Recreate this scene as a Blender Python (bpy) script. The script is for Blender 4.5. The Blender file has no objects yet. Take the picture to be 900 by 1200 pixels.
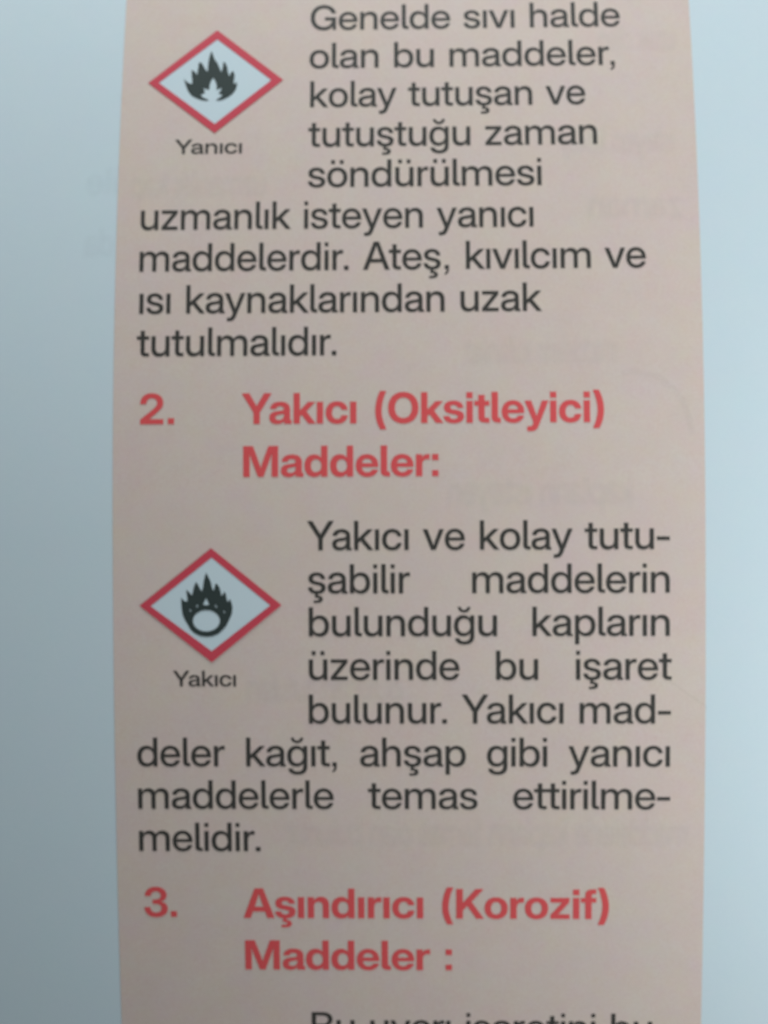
# A printed page, photographed close up: a pink-beige column of Turkish text with two hazard pictograms.
import bpy, bmesh, math
from mathutils import Vector, Matrix
from mathutils.geometry import delaunay_2d_cdt

S = 8.57e-5                      # metres per layout unit (the tinted column is about 60 mm wide)
scene = bpy.context.scene

# ---------------------------------------------------------------- camera
DIST = 1600.0 * S
cam_data = bpy.data.cameras.new("camera")
cam = bpy.data.objects.new("camera", cam_data)
scene.collection.objects.link(cam)
tilt = Matrix.Rotation(0.0040, 4, 'Z') @ Matrix.Rotation(-0.025, 4, 'Y')
cam.matrix_world = tilt.inverted() @ Matrix.Translation((0, 0, DIST))
cam_data.sensor_fit = 'VERTICAL'
cam_data.sensor_height = 24.0
cam_data.sensor_width = 18.0
cam_data.lens = 32.0
cam_data.clip_start = 0.005
cam_data.clip_end = 20.0
cam_data.dof.use_dof = True      # the photograph is slightly out of focus
cam_data.dof.focus_distance = DIST - 420 * S
cam_data.dof.aperture_fstop = 33.0
scene.camera = cam

# ---------------------------------------------------------------- light
world = bpy.data.worlds.new("World")
scene.world = world
world.use_nodes = True
bg = world.node_tree.nodes["Background"]
bg.inputs[0].default_value = (0.86, 0.97, 1.0, 1)
bg.inputs[1].default_value = 0.140

def lamp(name, loc, target, size, size_y, power, color):
    d = bpy.data.lights.new(name, 'AREA')
    d.shape = 'RECTANGLE'
    d.size = size
    d.size_y = size_y
    d.energy = power
    d.color = color
    o = bpy.data.objects.new(name, d)
    scene.collection.objects.link(o)
    o.location = loc
    o.rotation_euler = (Vector(target) - Vector(loc)).to_track_quat('-Z', 'Y').to_euler()
    return o

lamp("side_added_light", (0.116, -0.029, 0.061), (0.0, 0.0, 0.0), 0.10, 0.10, 0.126, (0.90, 0.985, 1.0))  # added lamp close beside the page, placed to brighten its right side
lamp("far_added_light", (0.009, 0.632, 0.104), (0.0, 0.0, 0.0), 0.12, 0.12, 3.75, (0.90, 0.985, 1.0))  # added lamp beyond the top edge, fitted so the lower left stays dark

scene.cycles.transparent_max_bounces = 24
scene.view_settings.view_transform = 'Standard'
scene.view_settings.look = 'None'
scene.view_settings.exposure = 0.09
scene.view_settings.gamma = 1.0

# ---------------------------------------------------------------- the bowed page surface
Y0, AT, AB = -30.0, 2.0e-4, 1.1e-4

def zf(y):
    d = y - Y0
    return -(AT if d > 0 else AB) * d * d

def slope(y):
    d = y - Y0
    return -2 * (AT if d > 0 else AB) * d

_N = 3200
_Y = [-1300 + 2400 * i / _N for i in range(_N + 1)]
_L = [0.0]
for _a, _b in zip(_Y, _Y[1:]):
    _L.append(_L[-1] + math.hypot(_b - _a, zf(_b) - zf(_a)))
_k0 = min(range(_N + 1), key=lambda i: abs(_Y[i]))
_L = [v - _L[_k0] for v in _L]

import bisect
def y_of(s):
    """distance along the page -> horizontal distance"""
    k = min(max(bisect.bisect(_L, s) - 1, 0), _N - 1)
    t = (s - _L[k]) / (_L[k + 1] - _L[k])
    return _Y[k] + t * (_Y[k + 1] - _Y[k])

def on_page(x, s, lift=0.0):
    y = y_of(s)
    m = slope(y)
    n = math.hypot(1, m)
    return Vector((x * S, (y - lift * m / n) * S, (zf(y) + lift / n) * S))

# ---------------------------------------------------------------- materials
def material(name, color, rough=0.55, spec=0.3, mottle=0.0, grain=0.0, bump=0.0):
    m = bpy.data.materials.new(name)
    m.use_nodes = True
    nt = m.node_tree
    b = nt.nodes["Principled BSDF"]
    b.inputs["Base Color"].default_value = (*color, 1)
    b.inputs["Roughness"].default_value = rough
    b.inputs["Specular IOR Level"].default_value = spec
    tc = nt.nodes.new("ShaderNodeTexCoord")
    def noise(scale, detail=3.0):
        n = nt.nodes.new("ShaderNodeTexNoise")
        n.inputs["Scale"].default_value = scale
        n.inputs["Detail"].default_value = detail
        nt.links.new(tc.outputs["Object"], n.inputs["Vector"])
        return n
    def mix(kind, fac, a, bb):
        x = nt.nodes.new("ShaderNodeMix")
        x.data_type = 'RGBA'
        x.blend_type = kind
        x.inputs[0].default_value = fac
        nt.links.new(a, x.inputs[6])
        nt.links.new(bb, x.inputs[7])
        return x.outputs[2]
    if mottle or grain:
        rgb = nt.nodes.new("ShaderNodeRGB")
        rgb.outputs[0].default_value = (*color, 1)
        out = rgb.outputs[0]
        if mottle:                       # uneven tint of the printing: soft blotches a few millimetres wide
            for sc, f in ((260.0, mottle), (900.0, mottle * 0.6)):
                n = noise(sc, 2.0)
                out = mix('SOFT_LIGHT', f, out, n.outputs["Color"])
        if grain:                        # fibre and screen-dot grain
            n = noise(5200.0, 2.0)
            out = mix('SOFT_LIGHT', grain, out, n.outputs["Fac"])
        nt.links.new(out, b.inputs["Base Color"])
    if bump:
        n = noise(2600.0, 4.0)
        bp = nt.nodes.new("ShaderNodeBump")
        bp.inputs["Strength"].default_value = bump
        bp.inputs["Distance"].default_value = 2e-5
        nt.links.new(n.outputs["Fac"], bp.inputs["Height"])
        nt.links.new(bp.outputs["Normal"], b.inputs["Normal"])
    return m

PAPER = (0.708, 0.806, 0.862)
M_PAPER = material("coated_paper", PAPER, 0.6, 0.25, 0.08, 0.12, 0.12)
M_TINT = material("beige_pink_print", (0.778, 0.618, 0.555), 0.6, 0.25, 0.15, 0.34, 0.12)
M_WHITE = material("unprinted_white", PAPER, 0.6, 0.25, 0.08, 0.12, 0.12)
M_INK = material("black_ink", (0.058, 0.053, 0.047), 0.55, 0.3, 0.0, 0.15, 0.1)
M_DARK = material("flame_ink", (0.040, 0.055, 0.052), 0.55, 0.3, 0.0, 0.15, 0.1)
M_RED = material("red_ink", (0.86, 0.105, 0.112), 0.55, 0.3, 0.05, 0.15, 0.1)
M_BORDER = material("crimson_ink", (0.72, 0.075, 0.110), 0.55, 0.3, 0.05, 0.15, 0.1)

def veil(name, color, amount):
    """barely opaque film: print showing through the leaf, and the painted shade of a fold"""
    m = bpy.data.materials.new(name)
    m.use_nodes = True
    nt = m.node_tree
    b = nt.nodes["Principled BSDF"]
    b.inputs["Base Color"].default_value = (*color, 1)
    b.inputs["Roughness"].default_value = 0.7
    tr = nt.nodes.new("ShaderNodeBsdfTransparent")
    mx = nt.nodes.new("ShaderNodeMixShader")
    mx.inputs[0].default_value = amount
    nt.links.new(tr.outputs[0], mx.inputs[1])
    nt.links.new(b.outputs[0], mx.inputs[2])
    nt.links.new(mx.outputs[0], nt.nodes["Material Output"].inputs["Surface"])
    return m

M_GHOST = veil("show_through", (0.30, 0.34, 0.38), 0.0070)
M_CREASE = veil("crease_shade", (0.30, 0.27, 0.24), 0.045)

M_ARC = veil("arc_show_through", (0.30, 0.32, 0.32), 0.028)

def table_material():
    m = material("table_laminate", (0.42, 0.40, 0.37), 0.45, 0.4)
    return m

# ---------------------------------------------------------------- mesh helpers
def link(name, mesh, mat, parent=None):
    mesh.materials.append(mat)
    o = bpy.data.objects.new(name, mesh)
    scene.collection.objects.link(o)
    if parent is not None:
        o.parent = parent
    return o

def area2(p):
    return sum(a[0] * b[1] - b[0] * a[1] for a, b in zip(p, p[1:] + p[:1]))

def winding(x, y, polys):
    w = 0
    for p in polys:
        for (x0, y0), (x1, y1) in zip(p, p[1:] + p[:1]):
            if y0 <= y < y1 and (x1 - x0) * (y - y0) - (x - x0) * (y1 - y0) > 0:
                w += 1
            elif y1 <= y < y0 and (x1 - x0) * (y - y0) - (x - x0) * (y1 - y0) < 0:
                w -= 1
    return w

def fill(polys):
    """outlines (non-zero winding) -> vertices and triangles, overlaps merged"""
    vs, es = [], []
    for p in polys:
        b = len(vs)
        vs += [Vector(q) for q in p]
        es += [(b + i, b + (i + 1) % len(p)) for i in range(len(p))]
    v, _e, f, *_ = delaunay_2d_cdt(vs, es, [], 0, 1e-6)
    keep = []
    for t in f:
        cx = sum(v[i].x for i in t) / len(t)
        cy = sum(v[i].y for i in t) / len(t)
        if winding(cx, cy, polys) != 0:
            if area2([(v[i].x, v[i].y) for i in t]) < 0:
                t = t[::-1]
            keep.append(tuple(t))
    return [(q.x, q.y) for q in v], keep

def page_mesh(name, verts, faces, lift, step=10.0):
    """flat layout -> mesh that follows the bow of the page"""
    bm = bmesh.new()
    bv = [bm.verts.new((x, y, 0)) for x, y in verts]
    for f in faces:
        try:
            bm.faces.new([bv[i] for i in f])
        except ValueError:
            pass
    loose = [v for v in bm.verts if not v.link_faces]
    bmesh.ops.delete(bm, geom=loose, context='VERTS')
    lo = min(v.co.y for v in bm.verts)
    hi = max(v.co.y for v in bm.verts)
    k = math.floor(lo / step) + 1
    while hi - lo > 60 and k * step < hi:
        bmesh.ops.bisect_plane(bm, geom=bm.verts[:] + bm.edges[:] + bm.faces[:],
                               plane_co=(0, k * step, 0), plane_no=(0, 1, 0))
        k += 1
    for v in bm.verts:
        v.co = on_page(v.co.x, v.co.y, lift)
    me = bpy.data.meshes.new(name)
    bm.to_mesh(me)
    bm.free()
    return me

def outline_part(name, polys, mat, parent, lift):
    v, f = fill(polys)
    return link(name, page_mesh(name, v, f, lift), mat, parent)

# ---------------------------------------------------------------- lettering: outlines in 1/1000 em, drawn as a grotesque
REGULAR = {
 ' ': (269, []),
 ',': (278, ["87,106 191,106 191,0 185,-50 160,-100 120,-135 87,-147 87,-98 115,-80 132,-45 136,0 87,0"]),
 '-': (375, ["35,225 35,316 340,316 340,225"]),
 '.': (269, ["80,0 80,112 192,112 192,0"]),
 'A': (673, ["8,0 272,728 403,728 665,0 547,0 407,410 370,524 322,678 353,678 305,524 267,410 123,0", "155,189 155,281 519,281 519,189"]),
 'B': (640, ["66,0 66,728 338,728 408,722 467,704 514,675 548,637 569,591 576,536 573,497 562,463 544,435 520,411 490,392 454,378 454,377 495,367 531,350 561,325 585,293 600,253 605,204 598,147 576,97 540,56 490,25 425,6 347,0", "174,91 340,91 406,99 454,120 477,143 490,171 494,205 490,239 477,269 455,293 426,310 388,321 344,325 174,325", "174,414 337,414 375,417 408,427 434,444 453,466 465,493 469,525 465,557 453,584 434,606 392,629 337,636 174,636"]),
 'G': (743, ["372,-12 310,-6 253,9 201,36 155,72 115,116 83,168 59,228 44,293 40,363 44,435 59,501 83,560 116,612 155,656 203,692 256,718 313,734 376,739 434,735 488,721 537,699 581,670 618,633 649,591 671,542 684,489 574,489 564,522 549,551 530,577 506,599 478,616 447,629 414,638 377,640 313,632 257,606 211,564 177,508 156,441 149,363 156,286 177,219 211,164 257,122 313,96 378,87 433,93 482,112 524,142 556,182 577,232 584,291 640,291 640,238 636,190 622,143 600,101 569,64 530,32 484,8 431,-7", "610,0 593,141 593,281 402,281 402,371 689,371 689,0"]),
 'Y': (658, ["276,0 276,290 8,728 133,728 272,498 311,431 349,364 313,364 350,431 389,498 526,728 650,728 384,290 384,0"]),
 'a': (529, ["215,-8 167,-4 124,9 88,31 60,61 42,100 36,147 41,188 53,220 73,245 99,265 164,290 240,303 317,313 357,324 366,335 369,351 369,355 366,379 357,400 342,417 321,430 296,438 265,441 234,439 207,430 185,418 167,401 156,381 151,358 49,358 58,405 79,445 112,479 154,504 206,520 266,526 312,523 352,514 387,499 417,479 440,454 457,424 468,391 471,354 471,0 370,0 370,73 368,73 338,34 317,17 290,3 256,-5", "236,75 278,79 311,91 337,110 355,134 366,163 370,193 370,253 352,246 323,239 286,232 246,226 193,213 171,202 154,188 143,169 139,145 142,125 151,108 165,94 185,83", "451,0 451,62 493,58 507,60 507,2 481,-8"]),
 'b': (576, ["320,-10 257,0 228,12 202,29 179,51 160,78 159,78 159,0 58,0 58,728 161,728 161,441 162,441 181,467 203,488 228,505 257,516 320,526 383,517 437,492 482,452 515,398 536,333 543,258 536,183 515,118 482,64 437,24 383,-2", "299,79 338,84 372,99 400,125 421,160 434,204 439,258 434,312 421,356 400,391 372,417 338,432 299,437 258,432 222,415 194,389 172,353 159,309 154,258 159,207 172,164 194,128 222,101 258,84"]),
 'c': (534, ["279,-12 210,-3 150,23 101,63 64,117 41,183 33,257 41,332 64,397 101,452 150,493 210,519 279,527 323,524 364,513 401,497 433,474 460,447 481,415 496,379 504,339 402,339 388,379 363,411 327,431 279,438 238,433 203,416 175,389 154,353 141,309 137,257 141,206 154,162 175,126 203,99 238,83 279,77 326,84 361,104 386,136 401,177 504,177 496,138 482,102 460,70 433,42 401,20 364,2 323,-8"]),
 'd': (576, ["256,-10 193,-2 139,24 94,64 61,118 40,183 33,258 40,333 61,398 94,452 139,492 194,517 256,526 319,516 348,505 373,488 396,467 414,441 415,441 415,728 518,728 518,0 417,0 417,78 416,78 397,51 374,29 348,12 320,0", "277,79 318,84 354,101 383,128 404,164 417,207 422,258 417,309 404,353 383,389 354,415 318,432 277,437 238,432 204,417 176,391 155,356 142,312 137,258 142,204 155,160 176,125 204,99 238,84"]),
 'e': (545, ["278,-12 230,-8 186,4 147,23 98,64 62,118 40,183 33,257 41,331 64,397 100,451 148,493 207,519 273,527 325,522 372,508 413,484 448,452 476,413 497,367 509,315 514,258 514,230 79,230 79,308 460,308 414,284 410,329 397,368 376,399 348,422 314,437 274,441 234,437 200,422 172,399 151,368 139,329 134,284 134,240 138,194 151,154 172,120 201,95 237,80 280,74 312,77 339,85 363,97 382,114 397,134 407,157 506,157 491,110 465,69 429,35 385,10 334,-6"]),
 'g': (576, ["283,-211 224,-206 172,-192 128,-169 94,-137 71,-98 58,-51 161,-51 170,-74 185,-93 204,-108 227,-118 283,-127 322,-123 354,-112 381,-93 400,-68 412,-36 416,3 416,81 415,81 396,54 374,32 348,15 320,3 256,-7 193,2 139,27 94,68 61,121 40,185 33,259 40,333 61,398 94,452 139,492 194,517 256,526 320,516 348,505 374,487 397,465 416,437 417,437 417,516 518,516 518,7 510,-64 487,-119 449,-161 401,-189 345,-205", "277,82 318,87 354,104 383,130 404,166 417,209 422,260 417,310 404,354 383,390 354,416 318,433 277,438 238,433 204,418 176,392 155,358 142,313 137,260 142,207 155,162 176,127 204,102 238,87"]),
 'h': (560, ["161,297 161,0 58,0 58,728 161,728 161,388 135,388 166,448 206,491 256,517 315,526 366,520 410,503 448,474 477,434 496,383 502,321 502,0 398,0 398,308 391,363 369,402 333,426 285,434 252,430 222,419 197,401 178,375 165,340"]),
 'i': (219, ["58,0 58,516 161,516 161,0", "63,620 63,722 155,722 155,620"]),
 'k': (522, ["153,173 153,295 162,295 383,516 510,516 265,266 249,266", "58,0 58,728 161,728 161,0", "399,0 204,243 275,315 525,0"]),
 'l': (244, ["201,0 135,7 91,29 73,52 62,84 58,124 58,728 161,728 161,134 164,110 172,94 187,87 211,84 221,84 231,84 231,0 216,0"]),
 'm': (854, ["58,0 58,516 158,516 158,407 148,407 166,443 188,472 214,496 245,512 278,522 312,526 368,517 415,491 449,453 467,407 451,407 465,439 486,468 513,492 546,510 583,522 624,526 669,521 711,505 746,479 773,443 790,396 796,339 796,0 693,0 693,330 689,364 679,391 662,411 628,429 589,435 557,432 530,421 508,404 491,381 481,354 478,322 478,0 376,0 376,338 369,377 348,409 315,429 275,435 246,432 219,421 195,404 177,380 165,349 161,311 161,0"]),
 'n': (560, ["161,297 161,0 58,0 58,516 159,516 159,388 135,388 166,448 206,491 256,517 315,526 366,520 410,503 448,474 477,434 496,383 502,321 502,0 398,0 398,308 391,363 369,402 333,426 285,434 252,430 222,419 197,401 178,375 165,340"]),
 'o': (559, ["280,-12 211,-3 151,22 101,63 64,117 41,182 33,257 41,332 64,398 101,452 151,493 211,519 280,527 349,519 409,493 458,452 496,398 519,332 527,257 519,182 496,117 458,63 409,22 349,-3", "280,77 321,83 356,99 384,126 405,162 418,206 422,257 418,309 405,353 384,389 356,416 321,433 280,438 239,433 204,416 175,389 154,353 142,309 137,257 142,206 154,162 175,126 204,99 239,83"]),
 'p': (576, ["58,-204 58,516 159,516 159,442 161,442 179,467 201,488 227,505 256,516 320,526 383,517 437,492 482,452 515,398 536,333 543,258 536,183 515,118 482,64 437,24 383,-2 320,-10 257,0 229,12 204,29 181,51 162,78 161,78 161,-204", "299,79 338,84 372,99 400,125 421,160 434,204 439,258 434,312 421,356 400,391 372,417 338,432 299,437 258,432 222,415 194,389 172,353 159,309 154,258 159,207 172,164 194,128 222,101 258,84"]),
 'r': (339, ["58,0 58,516 157,516 157,432 159,432 177,470 203,498 239,516 283,522 305,521 321,520 321,423 300,426 266,428 239,425 214,415 192,398 175,374 165,343 161,305 161,0"]),
 's': (490, ["249,-12 193,-7 143,7 100,30 66,63 44,106 34,157 135,157 146,120 168,92 202,76 247,70 291,75 325,90 346,113 353,141 348,164 333,183 309,197 279,206 193,225 129,246 83,278 62,305 49,337 45,373 51,416 70,453 100,484 139,507 187,522 243,527 298,522 346,506 386,482 417,448 437,407 445,358 346,358 339,393 318,421 286,439 244,445 205,440 174,425 155,402 148,375 153,351 168,332 192,318 223,308 311,289 376,267 422,237 441,212 453,181 457,146 450,101 430,62 398,30 356,7 306,-7"]),
 't': (330, ["307,516 307,430 8,430 8,516", "99,656 202,656 202,136 205,112 214,97 230,88 256,85 282,85 307,85 307,0 276,0 242,0 197,3 161,14 134,30 114,54 103,85 99,123"]),
 'u': (560, ["245,-10 195,-4 150,13 112,42 83,82 64,133 58,194 58,516 161,516 161,207 169,153 191,114 227,90 274,82 307,86 337,96 363,114 382,141 394,176 398,219 398,516 502,516 502,0 401,0 401,128 424,128 394,68 354,24 304,-1"]),
 'v': (526, ["208,0 12,516 122,516 225,233 252,153 277,73 252,73 278,153 304,233 405,516 514,516 318,0"]),
 'y': (526, ["65,-204 65,-117 121,-117 149,-111 170,-92 187,-58 211,4 12,516 122,516 225,233 253,153 278,73 250,73 276,153 304,233 405,516 514,516 280,-90 264,-125 244,-153 221,-175 194,-191 164,-201 130,-204 98,-204"]),
 'z': (493, ["46,0 46,75 320,426 320,428 46,428 46,516 445,516 445,437 175,89 175,87 447,87 447,0"]),
 'ö': (559, ["280,-12 211,-3 151,22 101,63 64,117 41,182 33,257 41,332 64,398 101,452 151,493 211,519 280,527 349,519 409,493 458,452 496,398 519,332 527,257 519,182 496,117 458,63 409,22 349,-3", "280,77 321,83 356,99 384,126 405,162 418,206 422,257 418,309 405,353 384,389 356,416 321,433 280,438 239,433 204,416 175,389 154,353 142,309 137,257 142,206 154,162 175,126 204,99 239,83", "338,620 338,722 430,722 430,620", "129,620 129,722 221,722 221,620"]),
 'ü': (560, ["245,-10 195,-4 150,13 112,42 83,82 64,133 58,194 58,516 161,516 161,207 169,153 191,114 227,90 274,82 307,86 337,96 363,114 382,141 394,176 398,219 398,516 502,516 502,0 401,0 401,128 424,128 394,68 354,24 304,-1", "338,620 338,722 430,722 430,620", "129,620 129,722 221,722 221,620"]),
 'ğ': (576, ["283,-211 224,-206 172,-192 128,-169 94,-137 71,-98 58,-51 161,-51 170,-74 185,-93 204,-108 227,-118 283,-127 322,-123 354,-112 381,-93 400,-68 412,-36 416,3 416,81 415,81 396,54 374,32 348,15 320,3 256,-7 193,2 139,27 94,68 61,121 40,185 33,259 40,333 61,398 94,452 139,492 194,517 256,526 320,516 348,505 374,487 397,465 416,437 417,437 417,516 518,516 518,7 510,-64 487,-119 449,-161 401,-189 345,-205", "277,82 318,87 354,104 383,130 404,166 417,209 422,260 417,310 404,354 383,390 354,416 318,433 277,438 238,433 204,418 176,392 155,358 142,313 137,260 142,207 155,162 176,127 204,102 238,87", "276,587 236,592 201,606 171,628 147,657 133,691 128,728 198,728 204,698 220,674 245,659 276,653 307,659 332,674 349,698 354,728 425,728 420,691 405,657 382,628 352,606 316,592"]),
 'ı': (219, ["58,0 58,516 161,516 161,0"]),
 'ş': (490, ["249,-12 193,-7 143,7 100,30 66,63 44,106 34,157 135,157 146,120 168,92 202,76 247,70 291,75 325,90 346,113 353,141 348,164 333,183 309,197 279,206 193,225 129,246 83,278 62,305 49,337 45,373 51,416 70,453 100,484 139,507 187,522 243,527 298,522 346,506 386,482 417,448 437,407 445,358 346,358 339,393 318,421 286,439 244,445 205,440 174,425 155,402 148,375 153,351 168,332 192,318 223,308 311,289 376,267 422,237 441,212 453,181 457,146 450,101 430,62 398,30 356,7 306,-7", "168,-231 168,-171 240,-171 285,-162 295,-152 298,-136 295,-121 285,-110 240,-101 191,-101 210,23 272,23 272,-3 272,-49 320,-57 356,-74 378,-102 387,-138 377,-180 348,-209 303,-226 245,-231"]),
}
CAPTION = {
 ' ': (269, []),
 'Y': (665, ["276,0 276,287 7,728 142,728 277,500 315,435 352,369 317,369 353,435 390,500 524,728 657,728 391,287 391,0"]),
 'a': (534, ["214,-8 165,-4 122,9 86,31 59,61 41,100 35,147 40,187 52,220 72,245 97,265 163,290 239,303 315,313 355,325 364,335 367,351 367,355 364,378 355,398 341,414 321,426 296,434 267,437 238,434 212,427 190,414 173,398 162,379 157,357 49,357 58,404 79,445 112,479 155,504 208,521 269,526 315,523 356,514 392,499 422,479 446,454 463,424 474,390 477,353 477,0 368,0 368,73 366,73 336,33 314,16 287,3 254,-5", "239,78 278,82 311,94 336,112 354,135 364,162 368,192 368,251 351,243 323,236 287,230 248,224 197,211 159,187 149,169 145,146 148,127 156,110 170,96 189,86", "457,0 457,62 499,58 513,60 513,2 487,-8"]),
 'c': (538, ["280,-12 211,-3 150,23 100,63 63,117 40,183 32,257 40,332 63,398 100,452 150,493 211,519 280,527 326,524 367,513 405,496 438,473 465,445 486,413 501,376 509,336 399,336 386,375 362,406 327,426 281,433 242,428 208,411 181,385 161,350 149,307 144,257 149,207 161,165 181,130 208,104 241,88 281,83 326,90 360,109 384,140 398,180 509,180 502,140 487,104 466,71 438,43 405,20 368,3 326,-8"]),
 'k': (527, ["159,168 159,300 169,300 381,516 517,516 275,264 255,264", "57,0 57,728 168,728 168,0", "397,0 208,240 284,317 531,0"]),
 'n': (565, ["168,295 168,0 57,0 57,516 166,516 166,386 142,386 172,447 212,491 245,510 281,522 323,526 373,520 418,503 456,474 484,434 502,383 508,322 508,0 397,0 397,306 390,359 368,397 334,420 288,427 255,424 227,414 202,396 184,370 172,337"]),
 'ı': (225, ["57,0 57,516 168,516 168,0"]),
}
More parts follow.
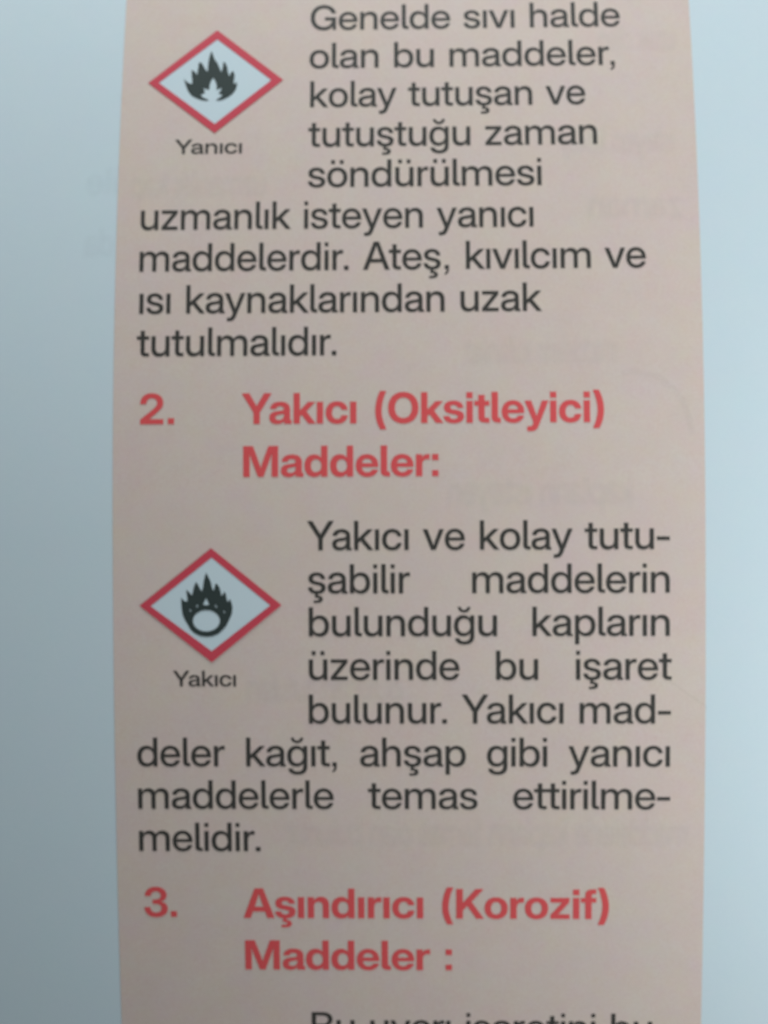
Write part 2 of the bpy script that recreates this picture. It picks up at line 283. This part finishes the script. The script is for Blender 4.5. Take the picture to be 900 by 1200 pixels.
BOLD = {
 ' ': (269, []),
 '(': (391, ["105,289 109,375 120,463 137,549 160,630 187,703 219,765 357,765 302,616 280,534 264,452 254,369 250,289 253,219 262,151 298,10 357,-144 219,-144 170,-45 134,62 112,174"]),
 ')': (391, ["34,-144 93,10 128,151 137,219 140,289 137,369 127,452 110,534 89,616 63,693 34,765 172,765 203,703 231,630 254,549 271,463 282,375 286,289 278,174 257,62 221,-45 172,-144"]),
 '.': (269, ["64,0 64,142 206,142 206,0"]),
 '2': (645, ["63,0 63,110 330,338 388,392 427,444 438,473 442,505 438,537 427,565 410,588 387,605 358,615 324,619 288,615 258,602 233,581 214,553 203,519 199,477 61,477 69,552 93,616 132,668 184,707 249,731 324,739 395,732 457,711 509,678 549,632 573,577 582,513 577,464 563,420 539,379 508,339 421,256 267,122 267,121 585,121 585,0"]),
 '3': (620, ["312,-12 254,-8 204,3 159,22 105,62 66,114 43,174 35,240 178,240 182,201 194,168 213,141 239,121 272,110 310,106 347,109 378,119 405,135 424,157 437,183 441,213 436,242 423,267 402,288 373,303 338,313 298,316 233,316 233,426 298,426 335,429 366,437 392,451 411,470 423,494 427,521 423,550 412,576 394,596 371,612 343,621 310,625 276,621 247,611 223,593 206,571 194,542 191,509 49,509 57,572 81,628 120,674 172,709 236,732 310,739 380,733 443,713 494,682 534,641 558,592 567,536 562,498 549,463 528,433 484,399 428,379 428,378 475,367 515,346 546,319 570,285 584,247 589,205 580,146 554,93 511,50 456,16 388,-5"]),
 ':': (269, ["64,0 64,142 206,142 206,0", "64,378 64,520 206,520 206,378"]),
 'A': (713, ["4,0 260,728 453,728 709,0 542,0 428,354 385,498 337,666 378,666 329,498 285,354 167,0", "167,158 167,279 547,279 547,158"]),
 'K': (685, ["163,152 163,338 213,398 263,458 313,517 492,728 672,728 365,373 353,373", "54,0 54,728 204,728 204,527 204,343 204,271 204,0", "506,0 289,330 379,444 680,0"]),
 'M': (894, ["54,0 54,728 273,728 394,389 411,332 432,262 452,193 467,137 429,137 444,193 464,262 484,332 502,389 620,728 839,728 839,0 692,0 692,346 693,404 695,476 697,553 698,628 716,628 693,549 670,470 649,400 631,346 508,0 386,0 262,346 244,400 222,470 198,549 174,628 196,628 197,553 199,476 201,404 202,346 202,0"]),
 'O': (747, ["374,-12 311,-7 252,9 198,34 150,69 109,112 76,164 51,223 36,290 31,363 36,437 51,504 76,564 109,616 150,659 198,694 252,719 311,734 374,739 437,734 495,719 549,694 597,659 638,616 672,564 697,504 712,437 717,363 712,290 697,223 672,164 638,112 597,69 549,34 495,9 437,-7", "374,121 427,128 473,149 512,184 541,232 559,292 566,363 559,435 541,495 512,543 473,578 427,600 374,607 321,600 275,578 236,543 207,495 188,435 182,363 188,292 207,232 236,184 275,149 321,128"]),
 'Y': (690, ["274,0 274,272 4,728 177,728 300,509 333,449 365,390 332,390 362,449 394,509 514,728 686,728 420,272 420,0"]),
 'a': (553, ["209,-9 160,-4 117,8 81,30 54,60 37,98 31,145 35,185 47,218 66,244 91,265 122,281 156,292 233,305 308,314 348,327 357,337 360,352 360,355 357,373 350,389 321,411 276,419 229,411 197,388 187,371 183,352 48,352 57,402 79,445 113,479 158,505 214,521 280,526 330,523 374,514 412,500 444,479 469,454 487,424 498,389 502,350 502,0 361,0 361,73 359,73 326,29 303,13 277,1 246,-6", "248,91 281,94 308,104 331,119 347,139 357,162 361,188 361,240 344,234 320,228 291,222 257,217 213,205 181,183 172,168 169,149 171,132 179,118 207,98", "482,0 482,95 524,91 538,93 538,2 512,-8"]),
 'c': (555, ["287,-12 214,-3 151,22 100,63 61,117 36,182 28,257 36,333 61,398 100,452 151,493 214,519 287,527 336,524 381,512 421,494 456,470 484,440 507,405 522,366 529,323 390,323 379,359 358,387 328,405 289,411 256,406 227,392 204,370 187,339 177,301 173,257 177,214 187,176 204,146 227,123 256,109 289,105 328,111 357,129 378,157 389,194 529,194 523,151 508,112 486,77 457,46 422,22 382,4 336,-8"]),
 'd': (598, ["251,-11 188,-2 134,23 89,63 56,117 35,183 28,258 35,333 56,398 90,452 135,492 189,518 250,526 312,517 339,506 363,490 384,470 402,444 403,444 403,728 547,728 547,0 405,0 405,79 404,79 387,52 366,29 342,12 314,-1", "289,106 323,111 352,125 377,148 395,178 406,215 410,258 406,301 395,339 377,369 352,391 323,405 289,410 256,406 228,392 205,370 188,341 177,303 173,258 177,214 188,176 205,146 228,124 256,111"]),
 'e': (561, ["286,-12 213,-3 150,23 99,64 60,118 36,184 28,257 36,332 61,397 99,451 150,493 212,519 281,527 336,522 385,508 428,484 465,453 495,414 517,368 531,317 535,260 535,221 80,221 80,313 466,313 401,292 397,328 387,359 370,384 346,402 318,414 284,418 251,414 223,402 200,384 183,359 172,328 168,292 168,229 172,191 183,159 200,132 224,113 255,100 290,96 341,104 377,127 398,162 530,162 514,114 486,72 448,37 400,10 346,-6"]),
 'f': (371, ["351,516 351,403 9,403 9,516", "102,0 102,583 107,627 121,663 144,691 177,711 218,723 269,728 319,728 351,728 351,615 329,615 302,615 276,611 259,602 249,584 246,558 246,0"]),
 'i': (246, ["51,0 51,516 195,516 195,0", "51,580 51,722 193,722 193,580"]),
 'k': (550, ["181,149 181,318 196,318 377,516 546,516 312,256 279,256", "51,0 51,728 195,728 195,0", "388,0 225,224 320,325 556,0"]),
 'l': (273, ["218,0 164,4 122,14 90,32 68,59 55,94 51,139 51,728 195,728 195,153 197,133 204,120 218,113 238,110 249,110 259,110 259,0 238,0"]),
 'n': (585, ["195,286 195,0 51,0 51,516 192,516 192,381 168,381 198,442 238,488 271,509 309,522 353,526 405,521 449,503 485,474 512,434 529,383 534,323 534,0 391,0 391,297 385,342 366,375 336,396 296,402 268,399 243,390 223,374 208,352 198,323"]),
 'o': (580, ["290,-12 217,-3 153,22 101,62 61,116 37,182 28,257 37,333 61,399 101,453 153,493 217,519 290,527 364,519 427,493 480,453 519,399 544,333 552,257 544,182 519,116 480,62 427,22 364,-3", "290,105 323,110 352,123 375,145 392,176 403,213 407,257 403,302 392,340 375,370 352,392 323,406 290,410 258,406 229,392 206,370 188,340 177,302 173,257 177,213 188,175 206,145 229,123 258,110"]),
 'r': (373, ["51,0 51,516 190,516 190,428 191,428 209,468 235,497 271,514 317,519 340,519 359,518 359,395 334,397 297,398 270,395 245,385 224,368 208,345 198,315 195,279 195,0"]),
 's': (520, ["265,-13 202,-7 146,8 99,33 62,68 38,111 27,162 168,162 177,132 196,109 225,95 262,90 298,94 326,106 343,123 348,145 344,163 331,178 310,189 282,196 191,214 125,234 77,267 56,294 43,327 38,364 45,410 65,450 97,482 141,506 194,522 257,527 319,521 373,505 418,480 451,445 473,402 481,352 348,352 341,380 323,404 296,419 261,424 228,420 203,408 187,391 181,370 186,352 198,337 218,326 244,318 342,299 410,279 457,249 477,224 490,193 494,158 487,110 465,68 430,34 384,9 328,-7"]),
 't': (369, ["347,516 347,403 9,403 9,516", "98,656 241,656 241,159 244,137 252,123 267,115 292,113 321,113 347,113 347,0 311,0 263,0 211,4 170,15 138,33 116,60 102,94 98,137"]),
 'y': (554, ["64,-204 64,-90 129,-90 157,-85 176,-67 190,-36 204,2 6,516 157,516 243,261 272,170 298,79 258,79 284,170 312,261 399,516 548,516 321,-79 303,-119 282,-150 258,-174 229,-191 196,-201 159,-204 111,-204"]),
 'z': (523, ["47,0 47,97 303,400 303,401 47,401 47,516 472,516 472,413 222,115 222,114 476,114 476,0"]),
 'ı': (246, ["51,0 51,516 195,516 195,0"]),
 'ş': (520, ["265,-13 202,-7 146,8 99,33 62,68 38,111 27,162 168,162 177,132 196,109 225,95 262,90 298,94 326,106 343,123 348,145 344,163 331,178 310,189 282,196 191,214 125,234 77,267 56,294 43,327 38,364 45,410 65,450 97,482 141,506 194,522 257,527 319,521 373,505 418,480 451,445 473,402 481,352 348,352 341,380 323,404 296,419 261,424 228,420 203,408 187,391 181,370 186,352 198,337 218,326 244,318 342,299 410,279 457,249 477,224 490,193 494,158 487,110 465,68 430,34 384,9 328,-7", "175,-231 175,-164 248,-164 289,-156 299,-146 301,-131 299,-118 289,-107 248,-99 198,-99 220,21 291,21 291,-3 291,-46 340,-53 376,-72 399,-101 406,-137 396,-177 368,-207 321,-225 260,-231"]),
}

KERN = {'Ya': -62, 'r.': -50, 'r,': -50, 'At': -15, 'ay': -8, 'Yu': -40, 't,': -25}
TRACK, WIDEN = -24, 1.045          # close-set, slightly broad letters
_cache = {}

def glyph(table, ch):
    key = (id(table), ch)
    if key not in _cache:
        polys = [[tuple(map(int, p.split(','))) for p in c.split()] for c in table[ch][1]]
        _cache[key] = fill(polys) if polys else ([], [])
    return _cache[key]

def word_layout(table, word):
    x, out = 0, []
    for i, ch in enumerate(word):
        if i:
            x += KERN.get(word[i - 1] + ch, 0) + TRACK
        out.append((ch, x))
        x += table[ch][0]
    return out, x

def text_mesh(name, table, text, x0, x1, base, em, lift, fit='space', mirror=False):
    """sets one line between x0 and x1: the word spaces take up the slack, as in justified setting"""
    words = text.split(' ')
    lay = [word_layout(table, w) for w in words]
    k = em / 1000.0
    kw = k * (WIDEN if fit == 'space' else 1.0)
    first = min(v[0] for v in glyph(table, words[0][0])[0]) * k
    lv = glyph(table, words[-1][-1])[0]
    last = (table[words[-1][-1]][0] - max(v[0] for v in lv)) * k
    net = sum(w for _, w in lay) * k - first - last
    kx, sp = kw, 0.0
    if fit == 'space' and len(words) > 1:
        sp = (x1 - x0 - net * WIDEN) / (len(words) - 1)
        nat = table[' '][0] * k
        if sp < nat * 1.6:                     # ordinary setting: share the slack with the letters
            kx = k * (x1 - x0) / (net + nat * (len(words) - 1))
            sp = nat * kx / k
    else:
        nat = table[' '][0] * k
        kx = k * (x1 - x0) / (net + nat * (len(words) - 1))
        sp = nat * kx / k
    verts, faces = [], []
    x = x0 - first * kx / k
    for glyphs, w in lay:
        for ch, gx in glyphs:
            v, f = glyph(table, ch)
            b = len(verts)
            for a, c in v:
                px = x + (gx + a) * kx
                verts.append(((x0 + x1 - px) if mirror else px, base + c * k))
            faces += [tuple(b + i for i in (t[::-1] if mirror else t)) for t in f]
        x += w * kx + sp
    return page_mesh(name, verts, faces, lift)

# ---------------------------------------------------------------- layout on the page (x, distance along the page), in units of S
BODY = [
 ('Genelde sıvı halde', -90.0, 289.5, 599.6),
 ('olan bu maddeler,', -90.6, 281.0, 547.2),
 ('kolay tutuşan ve', -89.1, 244.1, 495.3),
 ('tutuştuğu zaman', -90.9, 256.6, 443.4),
 ('söndürülmesi', -90.6, 189.1, 391.9),
 ('uzmanlık isteyen yanıcı', -290.8, 178.6, 340.0),
 ('maddelerdir. Ateş, kıvılcım ve', -291.0, 310.4, 288.6),
 ('ısı kaynaklarından uzak', -290.1, 187.1, 237.1),
 ('tutulmalıdır.', -292.3, -55.6, 185.6),
 ('Yakıcı ve kolay tutu-', -90.3, 333.1, -44.4),
 ('şabilir maddelerin', -89.5, 333.0, -95.2),
 ('bulunduğu kapların', -88.8, 333.0, -145.6),
 ('üzerinde bu işaret', -89.1, 335.1, -197.0),
 ('bulunur. Yakıcı mad-', -89.4, 334.4, -248.6),
 ('deler kağıt, ahşap gibi yanıcı', -293.0, 333.7, -299.6),
 ('maddelerle temas ettirilme-', -292.8, 334.2, -350.6),
 ('melidir.', -292.6, -148.3, -401.7),
 ('Bu uyarı işaretini bu', -90, 316.8, -635.0),
]
HEADS = [
 ('2.', -287.5, -247.1, 104.8),
 ('Yakıcı (Oksitleyici)', -167.4, 258.0, 104.5),
 ('Maddeler:', -165.4, 64.1, 42.0),
 ('3.', -288.1, -249.3, -482.3),
 ('Aşındırıcı (Korozif)', -169.7, 263.7, -483.3),
 ('Maddeler :', -168.6, 78.2, -547.3),
]
CAPTIONS = [
 ('Yanıcı', -252.2, -170.8, 436.1),
 ('Yakıcı', -249.5, -175.0, -204.3),
]
DIAMONDS = [
 ([(-204.9, 601.0), (-122.4, 532.1), (-204.4, 462.6), (-287.5, 529.9)],
  [(-204.5, 588.3), (-136.8, 531.9), (-204.6, 474.6), (-274.5, 530.0)]),
 ([(-203.3, -41.5), (-120.7, -108.5), (-203.4, -176.0), (-288.2, -109.0)],
  [(-202.9, -52.4), (-133.8, -108.9), (-203.3, -162.7), (-275.1, -109.4)]),
]
FLAME = [(-244.0, 534.8), (-241.4, 532.1), (-238.7, 529.7), (-235.6, 528.3), (-233.6, 528.0), (-233.6, 532.5), (-234.6, 540.3), (-234.9, 546.9), (-232.5, 545.6), (-230.4, 543.7), (-227.7, 540.2), (-227.4, 545.1), (-226.7, 550.9), (-226.3, 556.6), (-224.4, 557.0), (-222.4, 555.6), (-220.3, 551.8), (-218.7, 548.7), (-216.6, 545.9), (-215.0, 544.1), (-214.8, 553.7), (-213.9, 562.5), (-212.5, 568.4), (-211.5, 572.2), (-209.8, 568.9), (-208.7, 565.4), (-206.8, 560.5), (-203.5, 556.0), (-201.0, 550.1), (-199.5, 546.2), (-198.0, 543.5), (-197.1, 547.6), (-196.5, 553.0), (-196.4, 556.9), (-194.6, 557.0), (-192.4, 553.2), (-190.9, 548.5), (-190.1, 542.6), (-188.4, 537.9), (-187.0, 541.1), (-185.3, 544.5), (-183.6, 544.3), (-182.3, 541.1), (-181.8, 536.7), (-182.6, 531.8), (-183.0, 527.8), (-181.1, 528.0), (-178.9, 529.9), (-178.7, 524.5), (-180.4, 519.1), (-183.8, 514.0), (-188.9, 510.0), (-194.5, 506.9), (-199.7, 505.3), (-203.7, 505.7), (-203.0, 506.9), (-199.0, 509.4), (-195.8, 512.4), (-198.4, 513.9), (-201.1, 514.5), (-198.7, 518.0), (-196.9, 522.4), (-200.4, 521.2), (-203.7, 519.4), (-203.3, 524.4), (-204.7, 530.2), (-207.8, 536.4), (-210.8, 531.2), (-212.1, 525.5), (-212.5, 520.0), (-216.0, 520.9), (-220.0, 522.4), (-218.3, 518.8), (-217.7, 515.4), (-219.8, 514.7), (-223.1, 513.1), (-219.7, 509.7), (-214.8, 507.4), (-212.1, 506.0), (-215.1, 505.3), (-220.4, 505.9), (-227.5, 508.5), (-233.6, 512.0), (-238.2, 518.3), (-241.0, 525.6)]
FLAME_RING = [(-239.1, -99.3), (-237.4, -101.6), (-235.5, -103.2), (-231.7, -104.4), (-231.6, -100.6), (-232.4, -94.7), (-232.9, -90.1), (-230.4, -92.3), (-228.3, -94.5), (-226.1, -97.1), (-224.9, -91.7), (-223.4, -85.8), (-221.5, -81.3), (-219.3, -83.7), (-217.6, -87.1), (-216.2, -89.8), (-214.4, -92.4), (-213.2, -88.0), (-212.1, -80.3), (-210.7, -74.4), (-209.4, -70.2), (-208.0, -72.7), (-206.3, -76.1), (-204.3, -80.3), (-203.1, -85.4), (-202.3, -88.8), (-200.9, -91.7), (-199.6, -88.8), (-198.7, -84.6), (-197.8, -82.9), (-196.0, -84.2), (-193.9, -87.6), (-192.5, -91.8), (-191.5, -97.5), (-189.6, -96.1), (-187.9, -92.7), (-186.3, -95.0), (-185.7, -99.0), (-184.5, -104.6), (-182.8, -103.3), (-181.3, -101.3), (-179.4, -106.7), (-178.5, -111.8), (-179.3, -118.6), (-182.8, -126.2), (-186.2, -133.0), (-190.9, -138.3), (-196.2, -142.8), (-202.6, -145.2), (-209.5, -145.9), (-216.3, -145.0), (-223.4, -141.6), (-228.3, -137.0), (-231.3, -131.2), (-235.0, -125.3), (-237.5, -118.5), (-238.5, -110.8)]
RING_HOLES = [[(-193.3, -126.9), (-193.6, -124.4), (-194.5, -122.1), (-196.0, -119.9), (-198.0, -118.0), (-200.4, -116.4), (-203.1, -115.2), (-206.1, -114.5), (-209.2, -114.3), (-212.4, -114.5), (-215.4, -115.2), (-218.1, -116.4), (-220.6, -117.9), (-222.6, -119.8), (-224.1, -122.0), (-225.0, -124.3), (-225.3, -126.8), (-225.0, -129.3), (-224.1, -131.6), (-222.7, -133.8), (-220.7, -135.7), (-218.3, -137.3), (-215.5, -138.4), (-212.5, -139.2), (-209.4, -139.4), (-206.3, -139.2), (-203.3, -138.5), (-200.5, -137.3), (-198.1, -135.7), (-196.1, -133.8), (-194.6, -131.7), (-193.7, -129.3)], [(-209.4, -99.7), (-213.3, -107.4), (-210.0, -108.6), (-205.8, -107.9)], [(-220.2, -107.3), (-221.4, -109.5), (-220.2, -111.2), (-218.9, -109.5)], [(-198.5, -107.5), (-199.3, -109.7), (-197.4, -111.4), (-196.4, -110.5)], [(-229.0, -112.7), (-229.5, -114.6), (-227.8, -116.2), (-226.8, -114.9)], [(-188.6, -114.5), (-189.3, -116.3), (-188.1, -118.0), (-187.0, -117.3)]]
GHOSTS = [
 ('maddelerin kullanılan', 96.0, 273.0, 173.9),
 ('kapların isteyen', 75.0, 288.8, 8.2),
 ('bulunan tutulan', -161.7, 19.2, -222.6),
 ('maddelerle kapların temas olan bulunur', -117.9, 354.7, -395.2),
 ('isteyen kolay', 211.4, 348.8, 431.7),
 ('zaman', 244.8, 353.7, 349.8),
 ('uzak olan', 262.1, 355.2, 566.2),
 ('uzmanlık kap', -304.1, -141.7, 381.2),
 ('ile', -357.9, -320.7, 385.1),
 ('da', -357.7, -322.9, 308.2),
]
GHOST_ARC = [(278.7, 161.1), (291.7, 164.1), (303.6, 162.0), (323.4, 156.8), (338.1, 144.6), (349.7, 129.4), (357.3, 107.3), (360.0, 88.3)]
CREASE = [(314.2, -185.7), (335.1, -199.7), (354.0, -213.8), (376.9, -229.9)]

# ---------------------------------------------------------------- the surface the page lies on
TOP, BOTTOM, LEFT, RIGHT = 800.0, -1130.0, -870.0, 870.0
table_z = min(on_page(0, TOP, -1.4).z, on_page(0, BOTTOM, -1.4).z) - 2e-5
bm = bmesh.new()
bmesh.ops.create_cube(bm, size=1.0)
bmesh.ops.scale(bm, vec=(0.9, 0.7, 0.025), verts=bm.verts)
bmesh.ops.bevel(bm, geom=bm.edges[:], offset=0.003, segments=3, affect='EDGES')
bmesh.ops.translate(bm, vec=(0, 0, table_z - 0.0125), verts=bm.verts)
me = bpy.data.meshes.new("tabletop")
bm.to_mesh(me)
bm.free()
table = link("tabletop", me, table_material())
table["kind"] = "structure"

# ---------------------------------------------------------------- the page: one thing with its printed parts
page = bpy.data.objects.new("printed_page", None)
scene.collection.objects.link(page)
page.location = (0, 0, 0)
page.empty_display_size = 0.02
page["label"] = "white printed page with a pink-beige column of Turkish text and two flame hazard diamonds"
page["category"] = "page"

# the leaf itself, a thin solid sheet following the bow
def sheet_mesh():
    bm = bmesh.new()
    nx, ny = 24, 200
    rows = []
    for lift in (0.0, -1.4):
        g = []
        for j in range(ny + 1):
            s = BOTTOM + (TOP - BOTTOM) * j / ny
            g.append([bm.verts.new(on_page(LEFT + (RIGHT - LEFT) * i / nx, s, lift)) for i in range(nx + 1)])
        rows.append(g)
    a, b = rows
    for j in range(ny):
        for i in range(nx):
            bm.faces.new((a[j][i], a[j][i + 1], a[j + 1][i + 1], a[j + 1][i])).smooth = True
            bm.faces.new((b[j][i], b[j + 1][i], b[j + 1][i + 1], b[j][i + 1])).smooth = True
    for j in range(ny):
        bm.faces.new((a[j][0], a[j + 1][0], b[j + 1][0], b[j][0]))
        bm.faces.new((a[j][nx], b[j][nx], b[j + 1][nx], a[j + 1][nx]))
    for i in range(nx):
        bm.faces.new((a[0][i], b[0][i], b[0][i + 1], a[0][i + 1]))
        bm.faces.new((a[ny][i], a[ny][i + 1], b[ny][i + 1], b[ny][i]))
    me = bpy.data.meshes.new("paper_sheet")
    bm.to_mesh(me)
    bm.free()
    return me

link("paper_sheet", sheet_mesh(), M_PAPER, page)

# the tinted column
def strip_mesh(name, x0, x1, s0, s1, lift):
    n = 220
    nx = 8
    vs = [on_page(x0 + (x1 - x0) * i / nx, s0 + (s1 - s0) * j / n, lift) for j in range(n + 1) for i in range(nx + 1)]
    fs = [(j * (nx + 1) + i, j * (nx + 1) + i + 1, (j + 1) * (nx + 1) + i + 1, (j + 1) * (nx + 1) + i)
          for j in range(n) for i in range(nx)]
    me = bpy.data.meshes.new(name)
    me.from_pydata(vs, [], fs)
    for p in me.polygons:
        p.use_smooth = True
    return me

link("tinted_column", strip_mesh("tinted_column", -319.6, 374.7, BOTTOM + 60, TOP - 40, 0.22), M_TINT, page)

INK = 0.50
EM, EM_HEAD = 47.3, 50.0
for text, x0, x1, base in BODY:
    link("text_line", text_mesh("text_line", REGULAR, text, x0, x1, base, EM, INK), M_INK, page)
for text, x0, x1, base in HEADS:
    number = text[0].isdigit()
    name = "heading_number" if number else "heading_line"
    o = link(name, text_mesh(name, BOLD, text, x0, x1, base, EM_HEAD, INK), M_RED, page)
    o["label"] = "red bold heading number" if number else "red bold heading line"
for text, x0, x1, base in CAPTIONS:
    o = link("caption", text_mesh("caption", CAPTION, text, x0, x1, base, 25.5, INK, 'scale'), M_INK, page)
    o["label"] = "small wide caption under a hazard diamond"

# the two hazard diamonds
def inset(p, q, t):
    return [(a[0] + (b[0] - a[0]) * t, a[1] + (b[1] - a[1]) * t) for a, b in zip(p, q)]

for (outer, inner), kind in zip(DIAMONDS, ("flame", "flame_over_circle")):
    field = outline_part("hazard_diamond", [inset(outer, inner, 0.5)], M_WHITE, page, 0.45)
    field["label"] = "white diamond with red border and black flame" if kind == "flame" else "white diamond with red border and black flame over a circle"
    ring = [outer, inner[::-1]]
    outline_part("border", ring, M_BORDER, field, 0.70)
    if kind == "flame":
        outline_part("flame", [FLAME], M_DARK, field, 0.72)
    else:
        holes = [h if area2(h) * area2(FLAME_RING) < 0 else h[::-1] for h in RING_HOLES]
        outline_part("flame", [FLAME_RING] + holes, M_DARK, field, 0.72)

# print of the other side of the leaf, faintly visible, and a fold's shade painted as a thin dark strip
for text, x0, x1, base in GHOSTS:
    # the paper scatters it: seven faint copies, a fraction of a millimetre apart, in one mesh
    bm = bmesh.new()
    for k in range(7):
        dx, ds = (0, 0) if k == 6 else (3.4 * math.cos(k * math.pi / 3), 3.4 * math.sin(k * math.pi / 3))
        tmp = text_mesh("layer", REGULAR, text, x0 + dx, x1 + dx, base + ds, EM, 0.30 + 0.022 * k, 'scale', mirror=True)
        bm.from_mesh(tmp)
        bpy.data.meshes.remove(tmp)
    me = bpy.data.meshes.new("show_through_line")
    bm.to_mesh(me)
    bm.free()
    link("show_through_line", me, M_GHOST, page)

def stroke(pts, w):
    left, right = [], []
    for i, p in enumerate(pts):
        a, b = pts[max(i - 1, 0)], pts[min(i + 1, len(pts) - 1)]
        dx, dy = b[0] - a[0], b[1] - a[1]
        n = math.hypot(dx, dy)
        left.append((p[0] - dy / n * w / 2, p[1] + dx / n * w / 2))
        right.append((p[0] + dy / n * w / 2, p[1] - dx / n * w / 2))
    return [left + right[::-1]]

outline_part("show_through_arc", stroke(GHOST_ARC, 7.0), M_ARC, page, 0.34)
outline_part("crease_shade_strip", stroke(CREASE, 2.2), M_CREASE, page, 0.34)
